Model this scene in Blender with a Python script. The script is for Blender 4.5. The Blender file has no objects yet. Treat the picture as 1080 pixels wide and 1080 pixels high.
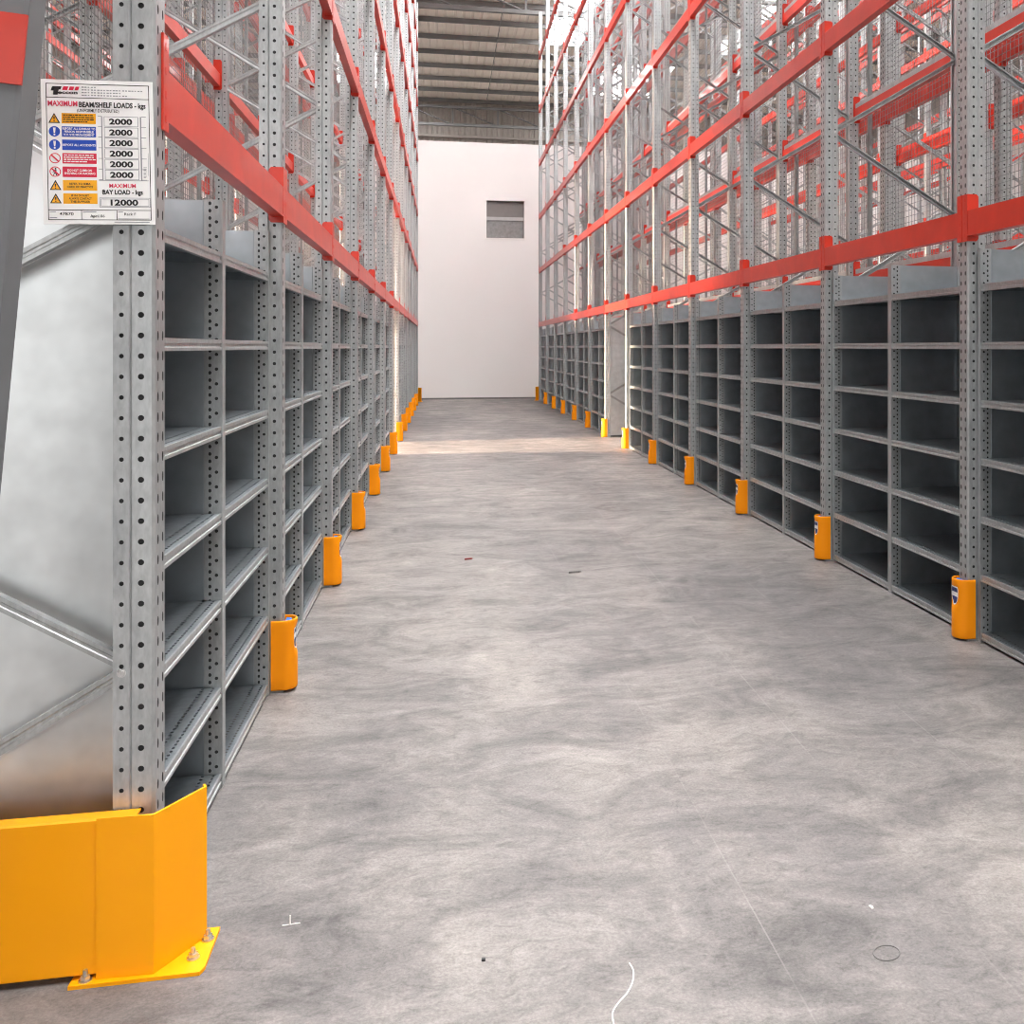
import bpy, math, random
from mathutils import Vector, Matrix
random.seed(7)
C = bpy.context.scene.collection
PI = math.pi
ORD = ['first','second','third','fourth','fifth','sixth','seventh','eighth','ninth','tenth','eleventh',
       'twelfth','thirteenth','fourteenth','fifteenth','sixteenth']

# ------------------------------------------------------------------ measurements of the place (metres)
EYE = 1.5; FPX = 1040.0; CX, CY = 670.0, 366.0; YAW = math.radians(11.0)
BAY = 1.92
XL, YL = -0.688, 2.62          # aisle face of the rack on the sign side, first frame
XR, YR = 2.626, 4.66           # aisle face of the opposite rack, first frame fully in view
DEPTH = 1.10
TOP = 10.9
LEVELS = [2.133 + 1.505*n for n in range(6)]
UW, UD = 0.09, 0.095           # upright: width along the aisle, depth
WALL_Y = 28.8

def project(p):
    s, c = math.sin(YAW), math.cos(YAW)
    zc = p[1]*c + p[0]*s
    if zc < 0.05: return None
    return (CX + FPX*(p[0]*c - p[1]*s)/zc, CY + FPX*(EYE - p[2])/zc, zc)

# ------------------------------------------------------------------ mesh builder
class MB:
    def __init__(self): self.v = []; self.f = []; self.m = []; self.smooth = []
    def add(self, vs, fs, mi=0, smooth=False):
        b = len(self.v); self.v += [tuple(p) for p in vs]
        for f in fs:
            self.f.append([b+i for i in f]); self.m.append(mi); self.smooth.append(smooth)
        return self
    def box(self, x0,x1,y0,y1,z0,z1, mi=0, M=None):
        vs = [(x,y,z) for x in (x0,x1) for y in (y0,y1) for z in (z0,z1)]
        if M: vs = [M @ Vector(p) for p in vs]
        return self.add(vs, [(0,1,3,2),(4,6,7,5),(0,4,5,1),(2,3,7,6),(0,2,6,4),(1,5,7,3)], mi)
    def prism(self, pts, h0, h1, axis='z', mi=0, caps=True, M=None):
        n = len(pts)
        def mk(p,h):
            if axis == 'z': return (p[0],p[1],h)
            if axis == 'y': return (p[0],h,p[1])
            return (h,p[0],p[1])
        vs = [mk(p,h0) for p in pts] + [mk(p,h1) for p in pts]
        if M: vs = [M @ Vector(p) for p in vs]
        fs = [(i,(i+1)%n,n+(i+1)%n,n+i) for i in range(n)]
        if caps: fs += [tuple(range(n-1,-1,-1)), tuple(range(n,2*n))]
        return self.add(vs, fs, mi)
    def cyl(self, p0, p1, r, n=10, mi=0, r1=None, smooth=True, caps=True):
        p0, p1 = Vector(p0), Vector(p1); d = (p1-p0).normalized()
        a = d.orthogonal().normalized(); b = d.cross(a); r1 = r if r1 is None else r1
        vs = [p0 + r*(math.cos(2*PI*i/n)*a + math.sin(2*PI*i/n)*b) for i in range(n)]
        vs += [p1 + r1*(math.cos(2*PI*i/n)*a + math.sin(2*PI*i/n)*b) for i in range(n)]
        self.add(vs, [(i,(i+1)%n,n+(i+1)%n,n+i) for i in range(n)], mi, smooth)
        if caps: self.add(vs, [tuple(range(n-1,-1,-1)), tuple(range(n,2*n))], mi)
        return self
    def holes(self, o, eu, ev, w, cells, pitch, ru, rv, uc=None, mi=0):
        """a strip of sheet (width w along eu) with one punched eight-sided hole per pitch along ev"""
        o, eu, ev = Vector(o), Vector(eu), Vector(ev); uc = w/2 if uc is None else uc
        for k in range(cells):
            v0 = k*pitch; vc = v0 + pitch/2
            vs = [o, o+eu*w, o+eu*w+ev*pitch, o+ev*pitch]
            vs = [p + ev*v0 for p in vs]
            for j in range(8):
                a = math.radians(22.5 + 45*j)
                vs.append(o + eu*(uc + ru*math.cos(a)/0.924) + ev*(vc + rv*math.sin(a)/0.924))
            # octagon index 4+j ; j=0: +u slightly up, 1: up-right, 2: up-left ...
            self.add(vs, [(1,2,4,11),(2,3,6,5),(3,0,8,7),(0,1,10,9),(2,5,4),(3,7,6),(0,9,8),(1,11,10)], mi)
        return self
    def mesh(self, name, mats):
        me = bpy.data.meshes.new(name); me.from_pydata(self.v, [], self.f)
        for m in (mats if isinstance(mats,(list,tuple)) else [mats]): me.materials.append(m)
        me.polygons.foreach_set('material_index', self.m)
        me.polygons.foreach_set('use_smooth', self.smooth)
        me.update(); return me

def link(name, me, parent=None, loc=(0,0,0), rz=0.0):
    o = bpy.data.objects.new(name, me); C.objects.link(o)
    o.location = loc; o.rotation_euler = (0,0,rz)
    if parent: o.parent = parent
    return o
def tag(o, label, cat, group=None, kind=None):
    o['label'] = label; o['category'] = cat
    if group: o['group'] = group
    if kind: o['kind'] = kind
    return o
def struct(o, label=None, cat=None):
    o['kind'] = 'structure'
    if label: o['label'] = label
    if cat: o['category'] = cat
    return o
def empty(name, loc=(0,0,0), rz=0.0):
    o = link(name, None, None, loc, rz); o.empty_display_size = 0.1; return o
def copy_tree(o, parent=None):
    c = o.copy(); C.objects.link(c)
    if parent: c.parent = parent
    for ch in list(o.children): copy_tree(ch, c)
    return c

# ------------------------------------------------------------------ materials
def nodes_of(name):
    m = bpy.data.materials.new(name); m.use_nodes = True
    nt = m.node_tree; b = nt.nodes['Principled BSDF']; return m, nt, b
def tex_coord(nt, scale=(1,1,1), kind='Object'):
    tc = nt.nodes.new('ShaderNodeTexCoord'); mp = nt.nodes.new('ShaderNodeMapping')
    mp.inputs['Scale'].default_value = scale
    nt.links.new(tc.outputs[kind], mp.inputs['Vector']); return mp.outputs['Vector']
def noise(nt, vec, scale, detail=4, rough=0.55, dist=0.0):
    n = nt.nodes.new('ShaderNodeTexNoise'); nt.links.new(vec, n.inputs['Vector'])
    n.inputs['Scale'].default_value = scale; n.inputs['Detail'].default_value = detail
    n.inputs['Roughness'].default_value = rough; n.inputs['Distortion'].default_value = dist
    return n.outputs['Fac']
def ramp(nt, fac, stops):
    r = nt.nodes.new('ShaderNodeValToRGB'); nt.links.new(fac, r.inputs['Fac'])
    e = r.color_ramp.elements
    while len(e) < len(stops): e.new(0.5)
    for i,(p,c) in enumerate(stops): e[i].position = p; e[i].color = (*c,1) if len(c)==3 else c
    return r.outputs['Color']
def mix(nt, a, b, fac, mode='MIX'):
    n = nt.nodes.new('ShaderNodeMix'); n.data_type = 'RGBA'; n.blend_type = mode
    def setin(i, v):
        if isinstance(v, bpy.types.NodeSocket): nt.links.new(v, n.inputs[i])
        else: n.inputs[i].default_value = (*v,1) if isinstance(v,(tuple,list)) else v
    if isinstance(fac, bpy.types.NodeSocket): nt.links.new(fac, n.inputs[0])
    else: n.inputs[0].default_value = fac
    setin(6,a); setin(7,b); return n.outputs[2]
def bump(nt, b, h, strength, dist=0.01):
    n = nt.nodes.new('ShaderNodeBump'); nt.links.new(h, n.inputs['Height'])
    n.inputs['Strength'].default_value = strength; n.inputs['Distance'].default_value = dist
    nt.links.new(n.outputs['Normal'], b.inputs['Normal'])

def metal(name, lo, hi, metallic, r0, r1, scale=14.0, stretch=(1,1,0.35)):
    m, nt, b = nodes_of(name); v = tex_coord(nt, stretch)
    f = noise(nt, v, scale, 5, 0.6); f2 = noise(nt, v, scale*7, 2, 0.5)
    c = ramp(nt, f, [(0.3,lo),(0.7,hi)])
    c = mix(nt, c, ramp(nt, f2, [(0.3,(0.88,)*3),(0.7,(1.06,)*3)]), 1.0, 'MULTIPLY')
    nt.links.new(c, b.inputs['Base Color']); b.inputs['Metallic'].default_value = metallic
    r = nt.nodes.new('ShaderNodeMapRange'); nt.links.new(f, r.inputs['Value'])
    r.inputs['To Min'].default_value = r0; r.inputs['To Max'].default_value = r1
    nt.links.new(r.outputs['Result'], b.inputs['Roughness'])
    return m
def paint(name, col, rough, var=0.1, scale=6.0, coat=0.0, spec=0.5):
    m, nt, b = nodes_of(name); v = tex_coord(nt)
    f = noise(nt, v, scale, 4)
    lo = tuple(c*(1-var) for c in col); hi = tuple(min(1,c*(1+var)) for c in col)
    nt.links.new(ramp(nt, f, [(0.3,lo),(0.7,hi)]), b.inputs['Base Color'])
    b.inputs['Roughness'].default_value = rough; b.inputs['Coat Weight'].default_value = coat; b.inputs['Specular IOR Level'].default_value = spec
    return m
GALV = metal('galvanised_steel', (0.40,0.42,0.43), (0.53,0.55,0.555), 0.65, 0.34, 0.48)
SHELF = metal('shaded_shelf_steel', (0.29,0.325,0.35), (0.38,0.415,0.44), 0.85, 0.34, 0.46, 5.0)  # same sheet as the lip, darkened for the shade between shelves
PANEL_LIT = metal('lit_panel_steel', (0.69,0.72,0.73), (0.73,0.76,0.77), 0.97, 0.40, 0.45, 1.5, (1,1,1))  # lit copy of the side panel steel, for exposed ends
PANEL_SHADED = metal('shaded_panel_steel', (0.45,0.495,0.525), (0.50,0.545,0.575), 0.95, 0.36, 0.42, 1.5, (1,1,1))  # shaded copy of the same panel steel; bay gloom put into its colour
ZINC = metal('zinc_bolt', (0.6,0.6,0.6), (0.75,0.75,0.74), 0.95, 0.22, 0.35, 40)
HOLE_SHADE = paint('hole_shade', (0.035,0.036,0.038), 0.6, 0.1)  # near-black liner: the shade inside hollow posts put into its colour
RED = paint('red_paint', (0.55,0.028,0.011), 0.34, 0.12, 5.0, 0.1)
ORANGE = paint('orange_plastic', (1.0,0.31,0.0), 0.55, 0.02, spec=0.25)
YELLOW = paint('yellow_paint', (0.98,0.385,0.0), 0.45, 0.02, 3.0, spec=0.3)
BLUE = paint('blue_foam', (0.03,0.12,0.42), 0.8, 0.1, 20)
NAVY = paint('navy_print', (0.015,0.02,0.13), 0.4, 0.02)
WHITEP = paint('white_print', (0.93,0.93,0.93), 0.42, 0.01)
BLACKP = paint('black_print', (0.012,0.012,0.014), 0.45, 0.02)
REDP = paint('red_print', (0.70,0.015,0.06), 0.45, 0.02)
PINKP = paint('title_red_print', (0.80,0.05,0.12), 0.45, 0.02)
AMBERP = paint('amber_print', (0.95,0.44,0.005), 0.45, 0.02)
BLUEP = paint('blue_print', (0.01,0.075,0.50), 0.45, 0.02)
GREYP = paint('grey_print', (0.30,0.31,0.34), 0.5, 0.02)
WIRE = metal('mesh_wire', (0.24,0.25,0.25), (0.32,0.33,0.33), 0.5, 0.4, 0.5)
ROOF = paint('roof_sheet', (0.90,0.81,0.73), 0.6, 0.04, 0.6)
STEELG = paint('grey_structural_steel', (0.20,0.20,0.20), 0.55, 0.1, 2.0)
WHITEW = paint('white_painted_wall', (0.82,0.795,0.785), 0.75, 0.02, 0.35)
DARKTRIM = paint('dark_joint', (0.16,0.155,0.15), 0.7, 0.1)
CLAD = paint('gable_cladding', (0.42,0.38,0.35), 0.6, 0.06)
STRING = paint('white_cord', (0.85,0.84,0.82), 0.8, 0.02)

def concrete():
    m, nt, b = nodes_of('polished_concrete')
    v = tex_coord(nt); vx = tex_coord(nt, (0.55,1.5,1)); vy = tex_coord(nt, (1.0,0.12,1))
    vx = tex_coord(nt, (0.75,1.25,1)); vy = tex_coord(nt, (1.0,0.12,1)); vq = tex_coord(nt, (1.0,0.5,1))
    big = noise(nt, vq, 0.55, 5, 0.62, 0.3); mid = noise(nt, vx, 2.6, 10, 0.74, 0.9); fine = noise(nt, vx, 15, 9, 0.82, 1.4)
    streak = noise(nt, vy, 4.0, 4, 0.6); grit = noise(nt, v, 110, 4, 0.75)
    c = ramp(nt, mid, [(0.30,(0.105,0.101,0.101)),(0.48,(0.205,0.192,0.187)),(0.70,(0.312,0.288,0.279))])
    c = mix(nt, c, ramp(nt, big, [(0.37,(0.64,0.645,0.66)),(0.61,(1.12,1.10,1.08))]), 1.0, 'MULTIPLY')
    c = mix(nt, c, ramp(nt, fine, [(0.32,(0.60,0.595,0.59)),(0.48,(0.97,0.97,0.97)),(0.68,(1.24,1.22,1.21))]), 1.0, 'MULTIPLY')
    c = mix(nt, c, ramp(nt, streak, [(0.35,(0.93,0.93,0.94)),(0.65,(1.05,1.04,1.03))]), 0.8, 'MULTIPLY')
    c = mix(nt, c, ramp(nt, grit, [(0.36,(0.78,0.78,0.78)),(0.64,(1.16,1.16,1.16))]), 0.9, 'MULTIPLY')
    # scattered dark scuffs
    vs = tex_coord(nt, (2.6,1.4,1)); sc = noise(nt, vs, 2.3, 12, 0.84, 2.5)
    c = mix(nt, c, (0.12,0.112,0.11), ramp(nt, sc, [(0.66,(0,0,0)),(0.80,(0.5,0.5,0.5))]))
    # faint pale lines pulled along the aisle
    sep = nt.nodes.new('ShaderNodeSeparateXYZ'); nt.links.new(tex_coord(nt), sep.inputs[0])
    for x0, slope, w in ((1.33,0.012,0.003),(0.80,-0.006,0.0022),(1.86,0.02,0.002)):
        def math_(op, a, bb):
            n = nt.nodes.new('ShaderNodeMath'); n.operation = op
            for i, q in enumerate((a,bb)):
                if isinstance(q, (int,float)): n.inputs[i].default_value = q
                elif q is not None: nt.links.new(q, n.inputs[i])
            return n.outputs[0]
        t = math_('SUBTRACT', sep.outputs['X'], math_('ADD', math_('MULTIPLY', sep.outputs['Y'], slope), x0-4*slope))
        line = math_('LESS_THAN', math_('ABSOLUTE', t, None), w)
        br = noise(nt, tex_coord(nt, (1,0.8,1)), 1.6, 4)
        msk = math_('MULTIPLY', line, ramp(nt, br, [(0.44,(0,0,0)),(0.66,(0.27,0.27,0.27))]))
        near = math_('LESS_THAN', sep.outputs['Y'], 9.0)
        c = mix(nt, c, (0.40,0.38,0.365), math_('MULTIPLY', msk, near))
    nt.links.new(c, b.inputs['Base Color'])
    r = nt.nodes.new('ShaderNodeMapRange'); nt.links.new(mid, r.inputs['Value'])
    r.inputs['To Min'].default_value = 0.62; r.inputs['To Max'].default_value = 0.42
    nt.links.new(r.outputs['Result'], b.inputs['Roughness'])
    b.inputs['Specular IOR Level'].default_value = 0.35
    bump(nt, b, fine, 0.05, 0.004)
    return m
CONC = concrete()

def emitter(name, col, strength):
    m, nt, b = nodes_of(name)
    b.inputs['Base Color'].default_value = (0.8,0.8,0.8,1)
    b.inputs['Emission Color'].default_value = (*col,1); b.inputs['Emission Strength'].default_value = strength
    return m
SKYL = emitter('glowing_roof_strip', (1.0,0.995,0.985), 17.0)

# ------------------------------------------------------------------ upright
def upright_mesh(name, punched, h=TOP):
    mb = MB(); pitch = 0.05; n = int(h/pitch); h = n*pitch
    e = UW/2
    def plain(p, q): mb.add([(p[0],p[1],0),(q[0],q[1],0),(q[0],q[1],h),(p[0],p[1],h)], [(0,1,2,3)])
    for s in (-1, 1):
        side = [(-UD,s*0.020),(-UD,s*e),(-0.060,s*e),(-0.056,s*(e-0.004)),(-0.052,s*e),(-0.008,s*e),(-0.001,s*(e-0.006)),(-0.0005,s*(e-0.007)),(0,s*(e-0.008))]
        for i in range(len(side)-1):
            p, q = side[i], side[i+1]
            if punched and i in (1,4):
                mb.holes((p[0],p[1],0), (1,0,0), (0,0,1), q[0]-p[0], n, pitch, 0.0052 if i==1 else 0.0068, 0.0052 if i==1 else 0.0068, uc=0.019 if i==1 else 0.020)
            else: plain(p, q)
    f = e-0.008
    if punched:
        mb.holes((0,-f,0), (0,1,0), (0,0,1), f, n, pitch, 0.0060, 0.0115, uc=f*0.45)
        mb.holes((0,0,0), (0,1,0), (0,0,1), f, n, pitch, 0.0060, 0.0115, uc=f*0.55)
    else: plain((0,-f),(0,f))
    if punched:
        mb.prism([(-0.084,-e+0.0075),(-0.0035,-e+0.0075),(-0.0035,e-0.0075),(-0.084,e-0.0075)], 0.002, h-0.002, 'z', 1, False)  # dark liner box added so the punched holes look black
    # pressed inner web so that the post reads as a closed section
    mb.add([(-0.088,-0.03,0),(-0.088,0.03,0),(-0.088,0.03,h),(-0.088,-0.03,h)], [(0,1,2,3)])
    mb.add([(-UD,-e,h),(-UD,e,h),(-0.008,e,h),(-0.001,e-0.006,h),(-0.001,-e+0.006,h),(-0.008,-e,h)], [(0,1,2,3,4,5)])
    return mb.mesh(name, [GALV, HOLE_SHADE])
UP_HOLED = upright_mesh('upright_post', True)
UP_PLAIN = upright_mesh('upright_post_plain', False)

BZ0, BDZ, BN = 0.137, 0.575, 18
def brace_build(mb, front_high, z0=0.0, bolts=True):
    xr, xf = -DEPTH+0.085, -0.085
    gap = 0.014
    a, b = ((xr,z0+gap),(xf,z0+BDZ-gap)) if front_high else ((xf,z0+gap),(xr,z0+BDZ-gap))
    d = Vector((b[0]-a[0],0,b[1]-a[1])); L = d.length; d.normalize()
    nrm = Vector((-d.z,0,d.x))
    M = Matrix.Translation((a[0],0,a[1])) @ Matrix((( d.x,0,nrm.x,0),(0,1,0,0),(d.z,0,nrm.z,0),(0,0,0,1)))
    # lipped channel, open away from the camera
    sec = [(-0.012,-0.016),(0.013,-0.016),(0.013,-0.010),(0.0105,-0.010),(0.0105,-0.0135),(-0.0095,-0.0135),(-0.0095,-0.004),(-0.007,-0.002),(-0.007,0.002),
           (-0.0095,0.004),(-0.0095,0.0135),(0.0105,0.0135),(0.0105,0.010),(0.013,0.010),(0.013,0.016),(-0.012,0.016),(-0.012,0.006),(-0.0095,0.003),(-0.0095,-0.003),(-0.012,-0.006)]
    mb.prism(sec, 0.0, L, 'x', 0, True, M)
    return mb
BR_UP = brace_build(MB(), True).mesh('brace_rising', GALV)
BR_DN = brace_build(MB(), False).mesh('brace_falling', GALV)
def bolt_mesh():
    mb = MB(); x = -0.076
    mb.cyl((x,-0.0495,0),(x,0.0495,0), 0.0085, 6, 0, smooth=False); mb.cyl((x,-0.0505,0),(x,-0.0495,0),0.005,8); mb.cyl((x,-0.0462,0),(x,-0.0455,0),0.011,12)
    return mb.mesh('frame_bolt', ZINC)
BOLT = bolt_mesh()
def foot_mesh():
    mb = MB(); mb.box(-0.135,0.004,-0.0465,0.0465,0.0,0.006)
    mb.cyl((-0.118,0,0.006),(-0.118,0,0.014),0.008,6,smooth=False)
    return mb.mesh('foot_plate', GALV)
FOOT = foot_mesh()

def frame_full():
    t = empty('upright_frame')
    link('upright', UP_HOLED, t, (0,0,0.003)); link('upright', UP_HOLED, t, (-DEPTH,0,0.003), PI)
    link('foot_plate', FOOT, t); link('foot_plate', FOOT, t, (-DEPTH,0,0), PI)
    for k in range(BN):
        link('brace', BR_UP if k%2==0 else BR_DN, t, (0,0,BZ0+BDZ*k))
    for k in range(0,BN//2,1):
        link('bolt', BOLT, t, (0,0,BZ0+BDZ*(2*k+1)))
    return t
def frame_simple_mesh():
    mb = MB()
    e = UW/2
    for x0, sgn in ((0,1),(-DEPTH,-1)):
        sec = [(x0-sgn*UD,-e),(x0-sgn*0.013,-e),(x0,-e+0.013),(x0,e-0.013),(x0-sgn*0.013,e),(x0-sgn*UD,e),(x0-sgn*UD,0.02),(x0-sgn*(UD-0.004),0.02),(x0-sgn*(UD-0.004),e-0.004),(x0-sgn*0.015,e-0.004),(x0-sgn*0.015,-e+0.004),(x0-sgn*(UD-0.004),-e+0.004),(x0-sgn*(UD-0.004),-0.02),(x0-sgn*UD,-0.02)]
        mb.prism(sec, 0, TOP)
    for k in range(BN): brace_build(mb, k%2==0, BZ0+BDZ*k)
    return mb.mesh('upright_frame', GALV)
FR_SIMPLE = frame_simple_mesh()

# rack rows: name -> (x of the face, facing (+1 aisle towards +X), y of first frame, number of frames, words)
ROWS = {
 'L1': (XL, 1, YL, 14, 'sign-side rack'),
 'R1': (XR, -1, YR-BAY, 14, 'opposite rack'),
 'L2': (XL-2*DEPTH-0.25, -1, YL, 14, 'rack directly behind the sign-side rack'),
 'R2': (XR+2*DEPTH+0.25, 1, YR-BAY, 14, 'rack directly behind the opposite rack'),
 'L3': (XL-2*DEPTH-0.25-3.3, 1, YL, 14, 'third rack outward beyond the sign'),
 'L4': (XL-4*DEPTH-0.5-3.3, -1, YL, 14, 'fourth rack outward beyond the sign'),
 'R3': (XR+2*DEPTH+0.25+3.3, -1, YR-BAY, 14, 'third rack outward, opposite the sign'),
 'R4': (XR+4*DEPTH+0.5+3.3, 1, YR-BAY, 14, 'fourth rack outward, opposite the sign'),
 'R5': (XR+4*DEPTH+0.5+6.6, -1, YR-BAY, 14, 'fifth rack outward, opposite the sign'),
}
def row_rot(s): return 0.0 if s > 0 else PI
def in_view(pts, mar=70):
    q = [project(p) for p in pts]; q = [p for p in q if p]
    if not q: return 0.0
    x0, x1 = min(p[0] for p in q), max(p[0] for p in q); y0, y1 = min(p[1] for p in q), max(p[1] for p in q)
    x0, x1, y0, y1 = max(x0,-mar), min(x1,1080+mar), max(y0,-mar), min(y1,1080+mar)
    return max(0,x1-x0)*max(0,y1-y0) if (x1>x0 and y1>y0) else 0.0

proto_frame = None
for rk, (x, s, y0, n, words) in ROWS.items():
    for i in range(n):
        y = y0 + BAY*i
        lab = f'grey upright frame, {ORD[i]} from the near end, {words}'
        if rk in ('L1','R1'):
            lab = f'grey upright frame standing in the {ORD[max(0,i-1)]} orange guard of the {words}'
            if i == 13: lab = f'last grey upright frame at the far end of the {words}'
            if i == 0: lab = 'grey perforated upright frame that carries the white load sign' if rk == 'L1' else 'grey upright frame of the opposite rack nearest the camera'
        if rk in ('L1','R1','L2','R2'):
            if proto_frame is None: proto_frame = t = frame_full()
            else: t = copy_tree(proto_frame)
            t.location = (x,y,0); t.rotation_euler.z = row_rot(s)
        else:
            t = link('upright_frame', FR_SIMPLE, None, (x,y,0), row_rot(s))
        tag(t, lab, 'rack frame', 'upright frames of the ' + words)

# ------------------------------------------------------------------ red beams
BL = BAY - UW - 0.002
def beam_mesh():
    mb = MB(); h = 0.0625
    sec = [(0.005,-h),(0.005,h),(-0.014,h),(-0.014,h-0.03),(-0.044,h-0.03),(-0.044,-h)]
    mb.prism(sec, -BL/2+0.003, BL/2-0.003, 'y')
    # small pressed lip along the lower edge
    mb.box(-0.044,0.0068,-BL/2+0.004,BL/2-0.004,-h-0.004,-h+0.006)
    return mb.mesh('red_beam', RED)
def connector_mesh(sgn):
    mb = MB(); y = sgn*BL/2
    z0, z1 = -0.093, 0.147
    # flange over the post face and flange along the post side
    pts = [(0.0005,z0),(0.0005,z1)]
    ya, yb = sorted((y - sgn*0.0, y + sgn*0.0425))
    mb.box(0.0006,0.0066,ya,yb,z0,z1)
    ya, yb = sorted((y - sgn*0.005, y + sgn*0.0008))
    mb.prism([(-0.055,z0+0.012),(-0.045,z0),(0.0066,z0),(0.0066,z1),(-0.045,z1),(-0.055,z1-0.012)], ya, yb, 'y')
    for k in range(4):
        z = z0+0.03+0.06*k; yc = y+sgn*0.021
        mb.prism([(yc-0.004,z-0.009),(yc+0.004,z-0.009),(yc+0.004,z+0.009),(yc-0.004,z+0.009)], 0.0062, 0.0078, 'x')
    return mb.mesh('end_connector', RED)
BEAM, CONN_A, CONN_B = beam_mesh(), connector_mesh(-1), connector_mesh(1)
def ledge_mesh():
    mb = MB(); h = 0.0625
    mb.prism([(-0.016,h-0.029),(-0.043,h-0.029),(-0.043,h+0.012),(-0.039,h+0.012),(-0.039,h-0.022),(-0.020,h-0.022),(-0.020,h+0.012),(-0.016,h+0.012)], -BL/2+0.02, BL/2-0.02, 'y')
    return mb.mesh('shelf_rail', GALV)
LEDGE = ledge_mesh()
cands = []
for rk, (x, s, y0, n, words) in ROWS.items():
    for side in (0, 1):
        xf = x if side == 0 else x - s*DEPTH
        sg = s if side == 0 else -s
        for i in range(n-1):
            for l, z in enumerate(LEVELS):
                ya, yb = y0+BAY*i+0.05, y0+BAY*(i+1)-0.05
                a = in_view([(xf,ya,z-0.06),(xf,yb,z-0.06),(xf,ya,z+0.06),(xf,yb,z+0.06)])
                if a <= 0: continue
                pr = {'L1':4,'R1':4,'R2':1.2,'L2':1.0}.get(rk,0.5)
                # size seen: beam length and height, not its bounding box
                q0, q1 = project((xf,ya,z)), project((xf,yb,z))
                zc = (ya+yb)/2
                cands.append((pr*math.hypot(q1[0]-q0[0],q1[1]-q0[1])*130/zc if q0 and q1 else pr*999, rk, side, i, l, xf, sg, (ya+yb)/2, z, words))
cands.sort(key=lambda c: -c[0])
proto_beam = None; rest = MB()
for idx, (sz, rk, side, i, l, xf, sg, yc, z, words) in enumerate(cands):
    if idx < 296:
        if proto_beam is None:
            t = proto_beam = link('red_beam', BEAM)
            link('end_connector', CONN_A, t); link('end_connector', CONN_B, t)
        else: t = copy_tree(proto_beam)
        t.location = (xf,yc,z); t.rotation_euler.z = row_rot(sg)
        if rk == 'R1' and side == 1: link('shelf_rail', LEDGE, t)
        fr = 'aisle face' if side == 0 else 'rear'
        tag(t, f'red beam, {ORD[l]} level, {ORD[i]} bay, {fr}, {words}', 'rack beam', f'red beams of the {words}', 'thing')
    else:
        M = Matrix.Translation((xf,yc,z)) @ Matrix.Rotation(row_rot(sg),4,'Z')
        h = 0.0625
        rest.prism([(0.005,-h),(0.005,h),(-0.014,h),(-0.014,h-0.03),(-0.044,h-0.03),(-0.044,-h)], -BL/2, BL/2, 'y', 0, True, M)
        for q in (-1,1): rest.box(0.0006,0.0066,min(q*BL/2,q*(BL/2+0.042)),max(q*BL/2,q*(BL/2+0.042)),-0.093,0.147,0,M)
if rest.v:
    tag(link('distant_beams', rest.mesh('distant_beams', RED)), 'mass of small red beams deep in the racks behind the front rows', 'rack beams', None, 'stuff')

# ------------------------------------------------------------------ wire mesh between back-to-back racks
def wire_panel_mesh():
    mb = MB(); w = BAY/2-0.02; z0, z1 = 2.2, 10.6; t = 0.0016; p = 0.05
    n = int(2*w/p)
    for k in range(n+1):
        y = -w + 2*w*k/n; mb.box(-t,t,y-t,y+t,z0,z1)
    m = int((z1-z0)/p)
    for k in range(m+1):
        z = z0 + (z1-z0)*k/m; mb.box(-t,t,-w,w,z-t,z+t)
    for y in (-w,w): mb.box(-0.012,0.012,y-0.008,y+0.008,0.0,z1)
    return mb.mesh('wire_mesh_panel', WIRE)
WPAN = wire_panel_mesh()
for rk, xw, y0, words in (('R', XR+DEPTH+0.125, YR-BAY, 'opposite rack'), ('L', XL-DEPTH-0.125, YL, 'sign-side rack')):
    for i in range(13):
        tag(link('wire_mesh_panel', WPAN, None, (xw,y0+BAY*(i+0.5),0)), f'tall wire mesh panel behind the {ORD[i]} bay of the {words}', 'mesh panel', 'wire mesh between the racks')

# ------------------------------------------------------------------ shelving units
SW = (BAY-UW-0.026)/2; SD = 0.50; SH = 2.0
SHELF_Z = [0.05+0.295*k for k in range(7)]
PT = 0.022     # post thickness along the aisle
def post_mesh(front):
    mb = MB(); d = 0.056; e = PT/2; n = 40; p = SH/n
    x1 = 0.0; x0 = -d
    # faces along the shelf depth, each punched with a column of short slots and a column of round holes
    for s in (-1,1):
        mb.holes((x0+0.006,s*e,0),(1,0,0),(0,0,1),0.020,n*2,p/2,0.0046,0.0062)
        mb.holes((x0+0.026,s*e,0),(1,0,0),(0,0,1),0.022,n,p,0.0054,0.0054)
        for a_, b_ in ((x0,x0+0.006),(x0+0.048,x1)):
            mb.add([(a_,s*e,0),(b_,s*e,0),(b_,s*e,SH),(a_,s*e,SH)],[(0,1,2,3)])
        # rolled lip on the rear edge
        mb.box(x0-0.003,x0+0.001,*sorted((s*(e-0.004), s*e)),0,SH)
    mb.add([(x1,-e,0),(x1,e,0),(x1,e,SH),(x1,-e,SH)],[(0,1,2,3)])
    mb.add([(x0,-e,0),(x0,e,0),(x0,e,SH),(x0,-e,SH)],[(0,1,2,3)])
    mb.add([(x0,-e,SH),(x1,-e,SH),(x1,e,SH),(x0,e,SH)],[(0,1,2,3)])
    mb.prism([(x0+0.001,-e+0.003),(x1-0.001,-e+0.003),(x1-0.001,e-0.003),(x0+0.001,e-0.003)], 0.001, SH-0.001, 'z', 1, False)  # dark liner standing for the shade inside the post
    return mb.mesh('post', [GALV, HOLE_SHADE])
POST = post_mesh(True)
def side_mesh(mat, name):
    mb = MB(); a, b = -SD+0.061, -0.061
    mb.box(a,b,-0.006,0.006,0.03,SH-0.002)
    for x in (a+0.006,b-0.006): mb.box(x-0.004,x+0.004,-0.0085,0.0085,0.03,SH-0.002)
    return mb.mesh(name, mat)
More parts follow.
